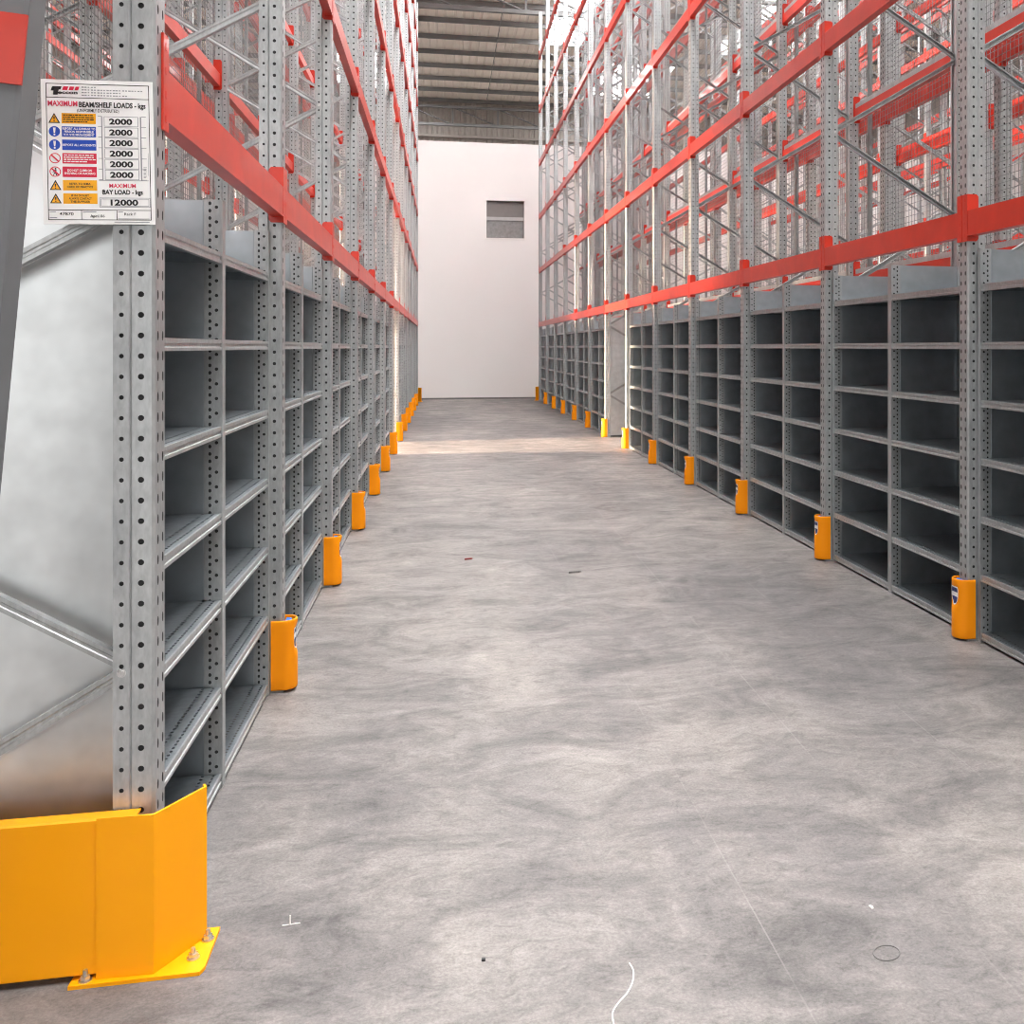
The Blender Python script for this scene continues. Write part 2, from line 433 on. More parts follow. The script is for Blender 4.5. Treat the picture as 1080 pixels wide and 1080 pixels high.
SIDE, END = side_mesh(PANEL_SHADED,'side_panel'), side_mesh(PANEL_LIT,'end_side_panel')
def shelf_mesh():
    mb = MB(); w = SW/2-PT-0.001; d0, d1 = -SD+0.01, -0.003; t = 0.001
    # deck with two rows of punched holes along the front, folded lip with a pressed step
    n = 34; p = 2*w/n
    mb.holes((d1-0.075,-w,0),(1,0,0),(0,1,0),0.035,n,p,0.0052,0.0052)
    mb.holes((d1-0.040,-w,0),(1,0,0),(0,1,0),0.034,n,p,0.0040,0.0068)
    mb.add([(d0,-w,0),(d1-0.075,-w,0),(d1-0.075,w,0),(d0,w,0)],[(0,1,2,3)])
    lip = [(d1-0.006,0.0),(d1,0.0),(d1,-0.012),(d1-0.004,-0.014),(d1-0.004,-0.024),(d1,-0.026),(d1,-0.036),(d1-0.016,-0.036),(d1-0.016,-0.030),(d1-0.008,-0.030),(d1-0.008,-0.004),(d1-0.006,-0.004)]
    mb.prism(lip,-w,w,'y',1)  # lip takes the lighter steel, as lit from the aisle
    mb.box(d0,d0+0.002,-w,w,-0.034,0); mb.box(d0+0.002,d1-0.02,-w,-w+0.0015,-0.034,0); mb.box(d0+0.002,d1-0.02,w-0.0015,w,-0.034,0)
    # stiffening channel under the deck
    mb.box(-SD/2-0.03,-SD/2+0.03,-w+0.002,w-0.002,-0.020,-0.0015)
    return mb.mesh('shelf', [SHELF, GALV])
SHM = shelf_mesh()
def back_mesh():
    mb = MB(); w = SW/2-PT-0.002
    mb.box(-SD-0.0015,-SD+0.0005,-w,w,0.03,SH-0.03); return mb.mesh('back_panel', PANEL_SHADED)
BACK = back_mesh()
def shelving_unit():
    t = empty('shelving_unit'); e = SW/2-PT/2
    for s in (-1,1):
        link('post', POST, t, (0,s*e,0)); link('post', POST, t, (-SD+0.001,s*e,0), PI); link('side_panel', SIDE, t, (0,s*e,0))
    for z in SHELF_Z: link('shelf', SHM, t, (0,0,z))
    link('back_panel', BACK, t)
    return t
proto_unit = None
for rk in ('L1','R1'):
    x, s, y0, n, words = ROWS[rk]; cnt = 0
    for i in range(n-1):
        if i == 6: continue                       # the cross aisle runs through here
        for h in (0,1):
            yc = y0 + BAY*i + UW/2 + 0.013 + SW/2 + h*(SW+0.0005)
            cnt += 1
            if proto_unit is None: proto_unit = shelving_unit(); t = copy_tree(proto_unit)
            else: t = copy_tree(proto_unit)
            t.location = (x - s*0.050, yc, 0); t.rotation_euler.z = row_rot(s)
            if h == 0 and i in (0,7):                 # the exposed end of a run takes the lit-toned copy of the panel
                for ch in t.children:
                    if ch.data == SIDE and ch.location.y*s < 0: ch.data = END; ch['label'] = 'end side panel, lit tone put into its steel'
            where = 'nearer' if h == 0 else 'farther'
            tag(t, f'empty grey shelving unit, {where} half of {ORD[i]} bay, {words}', 'shelving', f'empty shelving units under the {words}')

for ch in list(proto_unit.children): bpy.data.objects.remove(ch)
bpy.data.objects.remove(proto_unit)
# ------------------------------------------------------------------ orange post guards
GR, GT, GH = 0.058, 0.009, 0.312
def dent(a, z):
    return 0.013*math.exp(-(a/0.50)**4)*math.exp(-((z-0.226)/0.052)**4)
def guard_path(r, z):
    pts = []
    for k in range(5): pts.append((-0.045+0.009*k, -r, None))
    for k in range(1,32):
        a = -PI/2 + PI*k/32; rr = r - dent(a,z); pts.append((rr*math.cos(a), rr*math.sin(a), a))
    for k in range(5): pts.append((-0.009*k, r, None))
    return [(p[0],p[1]) for p in pts]
def guard_shell():
    mb = MB(); zs = [0.012,0.02,0.06,0.11,0.15]+[0.16+0.008*k for k in range(17)]+[0.296,GH-0.008,GH-0.002,GH]
    rows = []
    for inner in (0,1):
        for z in (zs if not inner else zs[::-1]):
            r = GR-(GT if inner else 0)
            if not inner and (z > GH-0.001 or z < 0.013): r -= 0.0025
            elif not inner and z > GH-0.003: r -= 0.0008
            rows.append([(x,y,z) for x,y in guard_path(r,z)])
    n = len(rows[0]); R = len(rows)
    vs = [p for r in rows for p in r]; fs = []
    for j in range(R):
        jj = (j+1)%R
        for k in range(n-1): fs.append((j*n+k, j*n+k+1, jj*n+k+1, jj*n+k))
    mb.add(vs, fs, 0, True)
    m = len(zs)
    for k in (0,n-1):
        for j in range(m-1):
            a, b = j*n+k, (j+1)*n+k; c, d = (R-2-j)*n+k, (R-1-j)*n+k
            mb.add([vs[a],vs[b],vs[c],vs[d]], [(0,1,2,3)])
    return mb.mesh('shell', ORANGE)
def guard_liner():
    mb = MB(); r = GR-GT-0.0145
    pts = [(0.009,-r)] + [(max(0.009,r*math.cos(-PI/2+PI*k/14)), r*math.sin(-PI/2+PI*k/14)) for k in range(1,14)] + [(0.009,r)]
    mb.prism(pts,0.012,GH-0.006); return mb.mesh('foam_liner', BLUE)
def shield_patch(scale, lift, mat, z0f=-1.0, z1f=1.0, name='badge'):
    mb = MB(); N = 14; hz = 0.047; rows = []
    zc = 0.226
    for k in range(N+1):
        tt = z0f + (z1f-z0f)*k/N
        z = zc + hz*scale*tt
        w = 0.60*scale*(1.0 if tt > 0.1 else max(0.02, math.sqrt(max(0,1-((0.1-tt)/1.12)**1.7)))) * (1-0.08*max(0,tt-0.7)/0.3)
        row = []
        for j in range(9):
            a = w*(-1+2*j/8); r = GR - dent(a,z) + lift
            row.append((r*math.cos(a), r*math.sin(a), z))
        rows.append(row)
    vs = [p for r in rows for p in r]
    fs = [(j*9+k, j*9+k+1, (j+1)*9+k+1, (j+1)*9+k) for j in range(N) for k in range(8)]
    mb.add(vs, fs, 0, True); return mb.mesh(name, mat)
SHELLM, LINER = guard_shell(), guard_liner()
BADGE = shield_patch(1.0,0.0008,WHITEP)
BADGE_LO, BADGE_HI = shield_patch(0.86,0.0014,NAVY,-1.0,-0.15,'badge_print'), shield_patch(0.86,0.0014,NAVY,0.42,0.98,'badge_print')
def make_guard():
    t = empty('post_guard'); link('shell', SHELLM, t); link('foam_liner', LINER, t)
    b = link('badge', BADGE, t); link('badge_print', BADGE_LO, b); link('badge_print', BADGE_HI, b)
    b['label'] = 'white and navy shield badge'
    return t
proto_guard = None
for rk in ('L1','R1'):
    x, s, y0, n, words = ROWS[rk]
    for i in range(1, n-1):
        t = make_guard() if proto_guard is None else copy_tree(proto_guard)
        proto_guard = proto_guard or t
        t.location = (x,y0+BAY*i,0); t.rotation_euler.z = row_rot(s)
        lab = f'orange plastic post guard, {ORD[i-1]} from the camera along the {words}'
        tag(t, lab, 'post guard', f'orange guards along the {words}')

# ------------------------------------------------------------------ yellow end-of-rack barriers
BH = 0.388
def strip_prism(mb, path, t, z0, z1, mi=0):
    """a folded plate: path in plan, thickness t to the left of the walk"""
    n = len(path); off = []
    for i in range(n):
        d0 = (Vector(path[i])-Vector(path[i-1])).normalized() if i else None
        d1 = (Vector(path[i+1])-Vector(path[i])).normalized() if i < n-1 else None
        nn = Vector((0,0))
        for d in (d0,d1):
            if d: nn += Vector((-d.y,d.x))
        nn.normalize(); k = 1.0
        if d0 and d1: k = 1/max(0.4, nn.dot(Vector((-d1.y,d1.x))))
        off.append(Vector(path[i]) + nn*t*k)
    pts = [tuple(p) for p in path] + [tuple(p) for p in off[::-1]]
    mb.prism(pts, z0, z1)
def bracket_mesh():
    mb = MB()      # local: x to the right of the post's aisle corner, y=0 front of the plate; built in world offsets from (XL, 2.528)
    strip_prism(mb, [(-0.116,0.0),(0.012,-0.004),(0.100,0.133),(0.092,0.150)], 0.006, 0.010, BH)
    return mb.mesh('bracket', YELLOW)
def bracket_base_mesh():
    mb = MB(); mb.prism([(-0.172,-0.016),(0.116,-0.016),(0.124,0.005),(0.124,0.170),(0.030,0.170),(0.012,0.035),(-0.172,0.035)],0.0,0.009)
    return mb.mesh('base_plate', YELLOW)
def anchor_mesh():
    mb = MB(); mb.cyl((0,0,0.009),(0,0,0.012),0.015,16); mb.cyl((0,0,0.012),(0,0,0.021),0.0115,6,smooth=False); mb.cyl((0,0,0.021),(0,0,0.034),0.006,10,r1=0.005)
    return mb.mesh('anchor_bolt', ZINC)
RAIL_X0, RAIL_X1 = -2*DEPTH-0.25+0.03, -0.03
def rail_mesh():
    mb = MB(); y0, y1 = 0.006, 0.044
    sec = [(y0+0.004,0.017),(y1,0.017),(y1,0.021),(y0+0.004,0.021),(y0+0.004,BH-0.008),(y1,BH-0.008),(y1,BH-0.003),(y0+0.005,BH-0.003),(y0,BH-0.008),(y0,0.021)]
    mb.prism(sec, RAIL_X0, RAIL_X1, 'x'); return mb.mesh('rail', YELLOW)
BRK, BRKB, ANC, RAILM = bracket_mesh(), bracket_base_mesh(), anchor_mesh(), rail_mesh()
def mirrored(me, name, cx):
    m2 = me.copy(); m2.name = name
    for v in m2.vertices: v.co.x = 2*cx - v.co.x
    m2.flip_normals(); return m2
midx = (RAIL_X0+RAIL_X1)/2
BRK2, BRKB2 = mirrored(BRK,'bracket_mirrored',midx), mirrored(BRKB,'base_plate_mirrored',midx)
def barrier():
    t = empty('end_barrier'); link('rail', RAILM, t)
    for b, bb, mir in ((BRK,BRKB,False),(BRK2,BRKB2,True)):
        link('bracket', b, t); link('base_plate', bb, t)
        for x, y in ((-0.140,0.002),(0.088,0.045),(0.106,0.118)):
            link('anchor_bolt', ANC, t, (2*midx-x if mir else x, y, 0))
    return t
bar = barrier(); bar.location = (XL,2.524,0)
tag(bar, 'large yellow steel end barrier on the floor below the load sign', 'barrier', 'yellow end barriers')
yend = YL+BAY*13
b2 = copy_tree(bar); b2.location = (XL+2*midx, yend+(YL-2.524), 0); b2.rotation_euler.z = PI
tag(b2, 'small distant yellow barrier at the far end of the sign-side rack', 'barrier', 'yellow end barriers')
yend = YR+BAY*12
b3 = copy_tree(bar); b3.location = (XR, yend+(YL-2.524), 0); b3.rotation_euler.z = PI
tag(b3, 'small distant yellow barrier at the far end of the rack opposite', 'barrier', 'yellow end barriers')

# ------------------------------------------------------------------ load sign
SGW, SGH = 0.246, 0.344
def text_into(mb, body, cx, cy, h, mi, z, width=None, xs=1.0, align='CENTER', bold=0.0):
    """letters as real outlines; cx, cy = middle of the line in sign units (x 0..1, y 0..1 downwards), h = cap height (m)"""
    cu = bpy.data.curves.new('t','FONT'); cu.body = body; cu.size = 1.0; cu.offset = bold; cu.resolution_u = 3
    ob = bpy.data.objects.new('t',cu); C.objects.link(ob)
    dg = bpy.context.evaluated_depsgraph_get(); me = bpy.data.meshes.new_from_object(ob.evaluated_get(dg))
    vs = [v.co.copy() for v in me.vertices]; fs = [tuple(p.vertices) for p in me.polygons]
    bpy.data.objects.remove(ob); bpy.data.curves.remove(cu); bpy.data.meshes.remove(me)
    if not vs: return
    x0, x1 = min(v.x for v in vs), max(v.x for v in vs)
    k = h/0.70; kx = k*xs
    if width: kx = width*SGW/(x1-x0)
    ox = cx*SGW - SGW/2 - ((x0+x1)/2*kx if align=='CENTER' else x0*kx)
    oz = SGH/2 - cy*SGH - 0.35*k
    mb.add([(v.x*kx+ox, z, v.y*k+oz) for v in vs], fs, mi)
def rect(mb, x0,y0,x1,y1, mi, z):
    X0, X1 = x0*SGW-SGW/2, x1*SGW-SGW/2; Z0, Z1 = SGH/2-y1*SGH, SGH/2-y0*SGH
    mb.add([(X0,z,Z0),(X1,z,Z0),(X1,z,Z1),(X0,z,Z1)], [(0,1,2,3)], mi)
def outline(mb, x0,y0,x1,y1, w, mi, z):
    wy = w*SGW/SGH
    rect(mb,x0,y0,x1,y0+wy,mi,z); rect(mb,x0,y1-wy,x1,y1,mi,z); rect(mb,x0,y0,x0+w,y1,mi,z); rect(mb,x1-w,y0,x1,y1,mi,z)
def poly(mb, pts, mi, z):
    mb.add([(x*SGW-SGW/2,z,SGH/2-y*SGH) for x,y in pts], [tuple(range(len(pts)))], mi)
def disc(mb, cx, cy, r, mi, z, n=28):
    poly(mb, [(cx+r*math.cos(2*PI*k/n), cy-r*SGW/SGH*math.sin(2*PI*k/n)) for k in range(n)], mi, z)
def ring(mb, cx, cy, r, w, mi, z, n=28):
    def pt(rr,k): return ((cx+rr*math.cos(2*PI*k/n))*SGW-SGW/2, z, SGH/2-(cy-rr*SGW/SGH*math.sin(2*PI*k/n))*SGH)
    mb.add([pt(r,k) for k in range(n)]+[pt(r-w,k) for k in range(n)], [(k,(k+1)%n,n+(k+1)%n,n+k) for k in range(n)], mi)

sg = empty('load_sign', (XL-SGW/2, YL-UW/2-0.011, 1.966)); sg.rotation_euler = (0, math.radians(-1.1), 0)
tag(sg, 'white load notice sign fixed to the nearest grey upright', 'sign')
mb = MB()
mb.prism([(-SGW/2,-SGH/2),(SGW/2,-SGH/2),(SGW/2,SGH/2),(-SGW/2,SGH/2)], -0.0015, 0.0015, 'y')
link('sign_board', mb.mesh('sign_board', WHITEP), sg)
Z1, Z2, Z3, Z4 = -0.0018, -0.0021, -0.0024, -0.0027
ASP = SGW/SGH
# ruled lines and boxes
mb = MB()
outline(mb,.042,.027,.968,.972,.0065,0,Z1)
rect(mb,.042,.122,.968,.1265,0,Z1); rect(mb,.042,.900,.968,.9045,0,Z1)
rect(mb,.335,.9045,.341,.972,0,Z1); rect(mb,.652,.9045,.658,.972,0,Z1)
lineframe = mb
link('border', mb.mesh('border', BLACKP), sg)
mb = MB()
ROWT = [.283,.358,.432,.506,.580,.654]
for yv in ROWT: outline(mb,.555,yv-.034,.865,yv+.036,.005,0,Z1)
outline(mb,.500,.815,.960,.882,.005,0,Z1); outline(mb,.512,.823,.948,.874,.004,0,Z1)
rect(mb,.530,.248,.540,.695,0,Z1); rect(mb,.880,.248,.892,.695,0,Z1)
for yv in ROWT: rect(mb,.500,yv+.034,.53,yv+.038,0,Z1); rect(mb,.892,yv+.034,.935,yv+.038,0,Z1)
rect(mb,.500,.246,.53,.250,0,Z1); rect(mb,.892,.246,.935,.250,0,Z1); rect(mb,.50,.693,.95,.697,0,Z1)
for k in range(9): rect(mb,.905,.60+.009*k,.935-.004*(k%3),.6035+.009*k,0,Z1)
rect(mb,.948,.50,.951,.66,0,Z1)
for k,(x0,x1) in enumerate(((.36,.50),(.36,.92),(.36,.74),(.36,.80))): 
    for j in range(int((x1-x0)/.028)):
        rect(mb,x0+.028*j,.046+.0185*k,x0+.028*j+.022-(j*7%5)*.002,.0535+.0185*k,0,Z1)
for x0,x1,yv in ((.055,.11,.912),(.055,.12,.953),(.35,.47,.912),(.665,.71,.912),(.665,.95,.960),(.63,.95,.982)):
    rect(mb,x0,yv,x1,yv+.005,0,Z1)
link('load_table', mb.mesh('load_table', GREYP), sg)
# maker's mark
mb = MB()
sl = .012
def para(x0,y0,x1,y1,mi): poly(mb,[(x0+sl,y0),(x1+sl,y0),(x1,y1),(x0,y1)],mi,Z2)
para(.090,.048,.172,.070,0); poly(mb,[(.112,.070),(.158,.070),(.146,.106),(.108,.106)],0,Z2); para(.086,.058,.112,.078,0)
para(.188,.048,.233,.073,1); para(.245,.048,.285,.073,1); para(.297,.048,.330,.073,1)
text_into(mb,'eccon',.237,.088,.0072,0,Z2,width=.175,bold=.035)
link('logo', mb.mesh('logo', [BLACKP, REDP]), sg)
# headings and numbers
mb = MB()
text_into(mb,'MAXIMUM',.190,.166,.0118,0,Z2,width=.262,bold=.03)
text_into(mb,'MAXIMUM',.712,.731,.0098,0,Z2,width=.240,bold=.018)
link('red_heading', mb.mesh('red_heading', PINKP), sg)
mb = MB()
text_into(mb,'BEAM/SHELF LOADS - kgs',.635,.170,.0122,0,Z2,width=.600,bold=.03)
link('heading', mb.mesh('heading', BLACKP), sg); mb = MB()
text_into(mb,'(UNIFORMLY DISTRIBUTED)',.505,.211,.0074,0,Z2,width=.375,bold=.012)
link('subheading', mb.mesh('subheading', BLACKP), sg); mb = MB()
text_into(mb,'BAY LOAD - kgs',.712,.776,.0105,0,Z2,width=.365,bold=.03)
link('bay_heading', mb.mesh('bay_heading', BLACKP), sg)
for yv in ROWT:
    mb = MB(); text_into(mb,'2000',.706,yv+.001,.0132,0,Z2,width=.210,bold=.034); link('load_figure', mb.mesh('load_figure', BLACKP), sg)
for nm,bd,cx_,cy_,h_,w_,bo in (('bay_load_figure','12000',.725,.848,.0132,.250,.034),('job_number','47870',.205,.929,.0075,.125,.012),('date','April 06',.480,.943,.0065,.130,.012),('rack_letter','Rack F',.775,.929,.0062,.105,.012)):
    mb = MB(); text_into(mb,bd,cx_,cy_,h_,0,Z2,width=w_,bold=bo); link(nm, mb.mesh(nm, BLACKP), sg)
# instruction blocks and pictograms
YB = [.268,.360,.452,.545,.638,.731,.823]
KIND = ['warn','must','must','no','climb','warn','warn']
TXT = [None,['REPORT ALL DAMAGE TO','PERSON RESPONSIBLE','FOR SITE MANAGEMENT'],['REPORT ALL ACCIDENTS'],None,['DO NOT CLIMB ON','SHELVING OR RACKING'],['REFER TO SEMA','CODE OF PRACTICE'],['IF IN DOUBT','ALWAYS CONTACT','THE SUPPLIER']]
MATS = [WHITEP,BLACKP,REDP,AMBERP,BLUEP]
for yv, kd, tx in zip(YB,KIND,TXT):
    mb = MB()
    bc = {'warn':3,'must':4,'no':2,'climb':2}[kd]; tc = 1 if kd=='warn' else 0
    rect(mb,.178,yv-.036,.482,yv+.036,bc,Z1)
    if tx:
        for j, ln in enumerate(tx):
            text_into(mb,ln,.330,yv+(j-(len(tx)-1)/2)*.021,.0046 if tc else .0052,tc,Z2,width=min(.29,.0145*len(ln)),bold=.022)
    else:
        for j in range(4):
            x = .19
            while x < (.46 if j<3 else .40):
                w = .012+random.random()*.03; rect(mb,x,yv-.026+.015*j,min(x+w,.475),yv-.019+.015*j,tc,Z2); x += w+.006
    cx = .112
    if kd == 'warn':
        r = .052
        tri = lambda q: [(cx,yv-.034*q-.002),(cx+r*q,yv+.034*q),(cx-r*q,yv+.034*q)]
        poly(mb,tri(1.0)[::-1],1,Z1); poly(mb,[(cx,yv-.021),(cx+.037,yv+.028),(cx-.037,yv+.028)][::-1],3,Z2)
        poly(mb,[(cx-.007,yv-.008),(cx+.007,yv-.008),(cx+.003,yv+.012),(cx-.003,yv+.012)],1,Z3); disc(mb,cx,yv+.020,.006,1,Z3,12)
    elif kd == 'must':
        disc(mb,cx,yv,.050,4,Z1)
        poly(mb,[(cx-.012,yv-.026),(cx+.012,yv-.026),(cx+.006,yv+.012),(cx-.006,yv+.012)],0,Z2); disc(mb,cx,yv+.022,.009,0,Z2,12)
    else:
        ring(mb,cx,yv,.050,.008,2,Z1)
        if kd == 'climb':
            disc(mb,cx+.004,yv-.020,.008,1,Z2,12)
            poly(mb,[(cx-.006,yv-.013),(cx+.012,yv-.011),(cx+.008,yv+.010),(cx-.008,yv+.008)],1,Z2)
            poly(mb,[(cx-.022,yv+.002),(cx-.004,yv-.012),(cx-.002,yv-.006),(cx-.020,yv+.008)],1,Z2)
            poly(mb,[(cx+.008,yv+.006),(cx+.016,yv+.026),(cx+.008,yv+.027),(cx-.002,yv+.008)],1,Z2)
            poly(mb,[(cx-.006,yv+.006),(cx,yv+.008),(cx-.014,yv+.026),(cx-.020,yv+.024)],1,Z2)
        ca = .034; 
        poly(mb,[(cx-ca-.004,yv-ca*ASP+.004),(cx-ca+.004,yv-ca*ASP-.004),(cx+ca+.004,yv+ca*ASP-.004),(cx+ca-.004,yv+ca*ASP+.004)],2,Z3)
    o = link('instruction_block', mb.mesh('instruction_block', MATS), sg)
    o['label'] = {'warn':'amber warning triangle and text block','must':'blue round pictogram and text block','no':'red prohibition ring and text block','climb':'red no climbing ring and text block'}[kd]
mb = MB()
for x in (.93,): 
    for y in (.10,.90):
        X, Zz = x*SGW-SGW/2, SGH/2-y*SGH
        mb.cyl((X,0.0015,Zz),(X,0.0105,Zz),0.003,8)
link('fixing', mb.mesh('fixing', ZINC), sg)

# ------------------------------------------------------------------ leaning post with a red beam, beside the camera
ln = empty('leaning_post', (-1.040,2.20,0)); ln.rotation_euler = (0, math.radians(4.83), 0)
tag(ln, 'grey post leaning at the picture edge, red beam stub at its top', 'rack post')
me = upright_mesh('leaning_upright', False, 2.6)
me.materials[0] = paint('dull_grey_paint', (0.15,0.155,0.165), 0.5, 0.08); link('upright', me, ln, (0.045,0,0.004), 0)
mb = MB(); mb.prism([(-0.03,-0.0625),(0.02,-0.0625),(0.02,0.0325),(-0.01,0.0325),(-0.01,0.0625),(-0.03,0.0625)], -0.9, -0.058, 'x')
o = link('beam_stub', mb.mesh('beam_stub', RED), ln, (0,0,2.13)); o.rotation_euler = (0, math.radians(-4.83), 0)
mb = MB(); mb.box(-0.058,0.048,-0.052,-0.0456,2.03,2.17); mb.box(-0.062,-0.0505,-0.052,0.046,2.01,2.25)
link('end_connector', mb.mesh('stub_connector', RED), ln)

# ------------------------------------------------------------------ building
X0, X1, Y0, Y1, RZ = -14.0, 21.0, -9.0, 47.5, 13.1
mb = MB(); mb.box(X0-0.2,X1+0.2,Y0-4,Y1+0.2,-0.15,0.0)
struct(link('floor', mb.mesh('floor', CONC)), 'smooth mottled grey concrete warehouse floor', 'floor')
# white partition with a window opening
WX0, WX1, WZ0, WZ1 = 1.22, 2.30, 4.66, 5.74; WH = 7.40; T = 0.2
mb = MB()
mb.box(X0,WX0,WALL_Y,WALL_Y+T,0,WH); mb.box(WX1,X1,WALL_Y,WALL_Y+T,0,WH)
mb.box(WX0,WX1,WALL_Y,WALL_Y+T,0,WZ0); mb.box(WX0,WX1,WALL_Y,WALL_Y+T,WZ1,WH)
struct(link('wall_back', mb.mesh('wall_back', WHITEW)), 'white partition wall closing the aisle', 'wall')
mb = MB(); mb.box(X0,X1,WALL_Y-0.012,WALL_Y,0,0.045)
struct(link('baseboard_back', mb.mesh('baseboard_back', DARKTRIM)), 'thin dark skirting at the foot of the white wall', 'baseboard')
LOUV = paint('grey_window_panel', (0.20,0.185,0.18), 0.5, 0.05); LOUV2 = paint('pale_window_rail', (0.42,0.42,0.42), 0.5, 0.05); LOUV3 = paint('grey_lower_pane', (0.24,0.235,0.235), 0.35, 0.2, 9.0)
mb = MB(); mb.box(WX0,WX1,WALL_Y+0.10,WALL_Y+0.13,WZ0,WZ1)
w = struct(link('window_1', mb.mesh('window_1', LOUV)), 'small square grey window high in the white wall', 'window')
zm = WZ0+0.52*(WZ1-WZ0)
mb = MB(); mb.box(WX0,WX1,WALL_Y+0.06,WALL_Y+0.10,zm-0.045,zm+0.055); link('window_rail', mb.mesh('window_rail', LOUV2), w)
mb = MB(); mb.box(WX0+0.03,WX1-0.03,WALL_Y+0.085,WALL_Y+0.10,WZ0+0.02,zm-0.05); link('lower_pane', mb.mesh('lower_pane', LOUV3), w)
mb = MB()
mb.box(WX0-0.05,WX1+0.05,WALL_Y-0.012,WALL_Y+0.02,WZ1,WZ1+0.05); mb.box(WX0-0.05,WX1+0.05,WALL_Y-0.012,WALL_Y+0.02,WZ0-0.05,WZ0)
mb.box(WX0-0.05,WX0,WALL_Y-0.012,WALL_Y+0.02,WZ0,WZ1); mb.box(WX1,WX1+0.05,WALL_Y-0.012,WALL_Y+0.02,WZ0,WZ1)
link('window_frame', mb.mesh('window_frame', WHITEW), w)
# side walls and far gable (ribbed sheet)
def ribbed(mb, a0, a1, fixed, z0, z1, axis, step=0.25, d=0.035):
    pts = []; x = a0
    while x < a1:
        for q, dd in ((0,0),(0.55,0),(0.65,d),(0.9,d)): pts.append((x+q*step, fixed+dd))
        x += step
    n = len(pts)
    if axis == 'x': vs = [(p[0],p[1],z) for z in (z0,z1) for p in pts]
    else: vs = [(p[1],p[0],z) for z in (z0,z1) for p in pts]
    mb.add(vs, [(i,i+1,n+i+1,n+i) for i in range(n-1)])
mb = MB(); ribbed(mb,X0-0.2,X1+0.2,Y1,0,RZ+0.06,'x'); 
for z in (8.8,10.3,11.4): mb.box(X0,X1,Y1-0.22,Y1-0.02,z,z+0.10)
struct(link('wall_far_gable', mb.mesh('wall_far_gable', CLAD)), 'ribbed grey gable cladding far behind the partition', 'wall')
mb = MB(); mb.box(X0-0.2,X0,Y0,Y1,0,RZ+0.06); struct(link('wall_left', mb.mesh('wall_left', CLAD)), 'grey clad side wall behind the sign-side racks', 'wall')
mb = MB(); mb.box(X1,X1+0.2,Y0,Y1,0,RZ+0.06); struct(link('wall_right', mb.mesh('wall_right', CLAD)), 'grey clad side wall behind the opposite racks', 'wall')
DX0, DX1, DZ = -8.5, 0.6, 5.5  # unseen wall added to limit the fill light from behind
mb = MB(); mb.box(X0-0.2,DX0,Y0-0.2,Y0,0,RZ+0.06); mb.box(DX1,X1+0.2,Y0-0.2,Y0,0,RZ+0.06); mb.box(DX0,DX1,Y0-0.2,Y0,DZ,RZ+0.06)
struct(link('wall_added_front', mb.mesh('wall_added_front', CLAD)), 'added grey clad wall behind the camera, opening shaped for light', 'wall')
# roof: sheets, roof lights and added fill strips, purlins, trusses
SKY = [(-5.9,-5.2,-6.0,37.3),(-4.6,-2.0,39.5,45.0),(6.4,9.4,39.5,45.0),(0.15,1.75,-6.0,22.0),(3.75,5.3,-6.0,37.3),(10.4,11.6,-6.0,37.3)]  # aisle strip and the two beyond the partition are unseen, added for light
SKY.sort()
mb = MB()
def roof_sheet(x0,x1,y0,y1):
    step = 0.30; x = x0; pts = []
    while x < x1-1e-6:
        for q, dd in ((0,0),(0.6,0),(0.68,0.04),(0.92,0.04)): pts.append((min(x1,x+q*step), RZ+dd))
        x += step
    pts.append((x1,RZ)); n = len(pts)
    mb.add([(p[0],y,p[1]) for y in (y0,y1) for p in pts], [(i,i+1,n+i+1,n+i) for i in range(n-1)])
xs = X0-0.2
for a, b, SKY_Y0, SKY_Y1 in SKY:
    roof_sheet(xs,a,Y0,Y1+0.1); roof_sheet(a,b,SKY_Y1,Y1+0.1); roof_sheet(a,b,Y0,SKY_Y0); xs = b
roof_sheet(xs,X1+0.2,Y0,Y1+0.1)
ceil = struct(link('ceiling', mb.mesh('ceiling', ROOF)), 'ribbed beige metal roof high above the racks', 'ceiling')
PSP = 1.91; PY = [Y1-0.7-PSP*k for k in range(30) if Y1-0.7-PSP*k > Y0]
pm = MB(); pm.prism([(-0.045,-0.17),(-0.045,0.0),(0.045,0.0),(0.045,-0.015),(-0.03,-0.015),(-0.03,-0.155),(0.035,-0.155),(0.035,-0.17)], X0, X1, 'x')
PURL = pm.mesh('purlin', STEELG)
for y in PY: link('purlin', PURL, ceil, (0,y,RZ-0.012))
for j,(a,b,SKY_Y0,SKY_Y1) in enumerate(SKY):
    mb = MB(); mb.box(a,b,SKY_Y0,SKY_Y1,RZ+0.0,RZ+0.02); link('skylight_or_fill', mb.mesh('skylight_or_fill', SKYL), ceil)
def truss():
    mb = MB(); zt, zb = RZ-0.52, RZ-1.38
    mb.box(X0,X1,-0.07,0.07,zt-0.10,zt); mb.box(X0,X1,-0.07,0.07,zb-0.06,zb+0.06)
    n = 17; dx = (X1-X0)/n
    for k in range(n):
        xa = X0+dx*k
        mb.box(xa-0.035,xa+0.035,-0.035,0.035,zb,zt)
        mb.cyl((xa,0,zt-0.05),(xa+dx,0,zb),0.035,6)
    return mb.mesh('truss', STEELG)
TR = truss()
for y in (46.1, 30.2, 15.2, 1.5): link('truss', TR, ceil, (0,y,0))
mb = MB()
for x in (-7.5,-1.2,1.95,7.2,13.5): mb.box(x-0.012,x+0.012,29.6,45.6,RZ-0.27,RZ-0.25)
link('sag_rod', mb.mesh('sag_rod', STEELG), ceil)

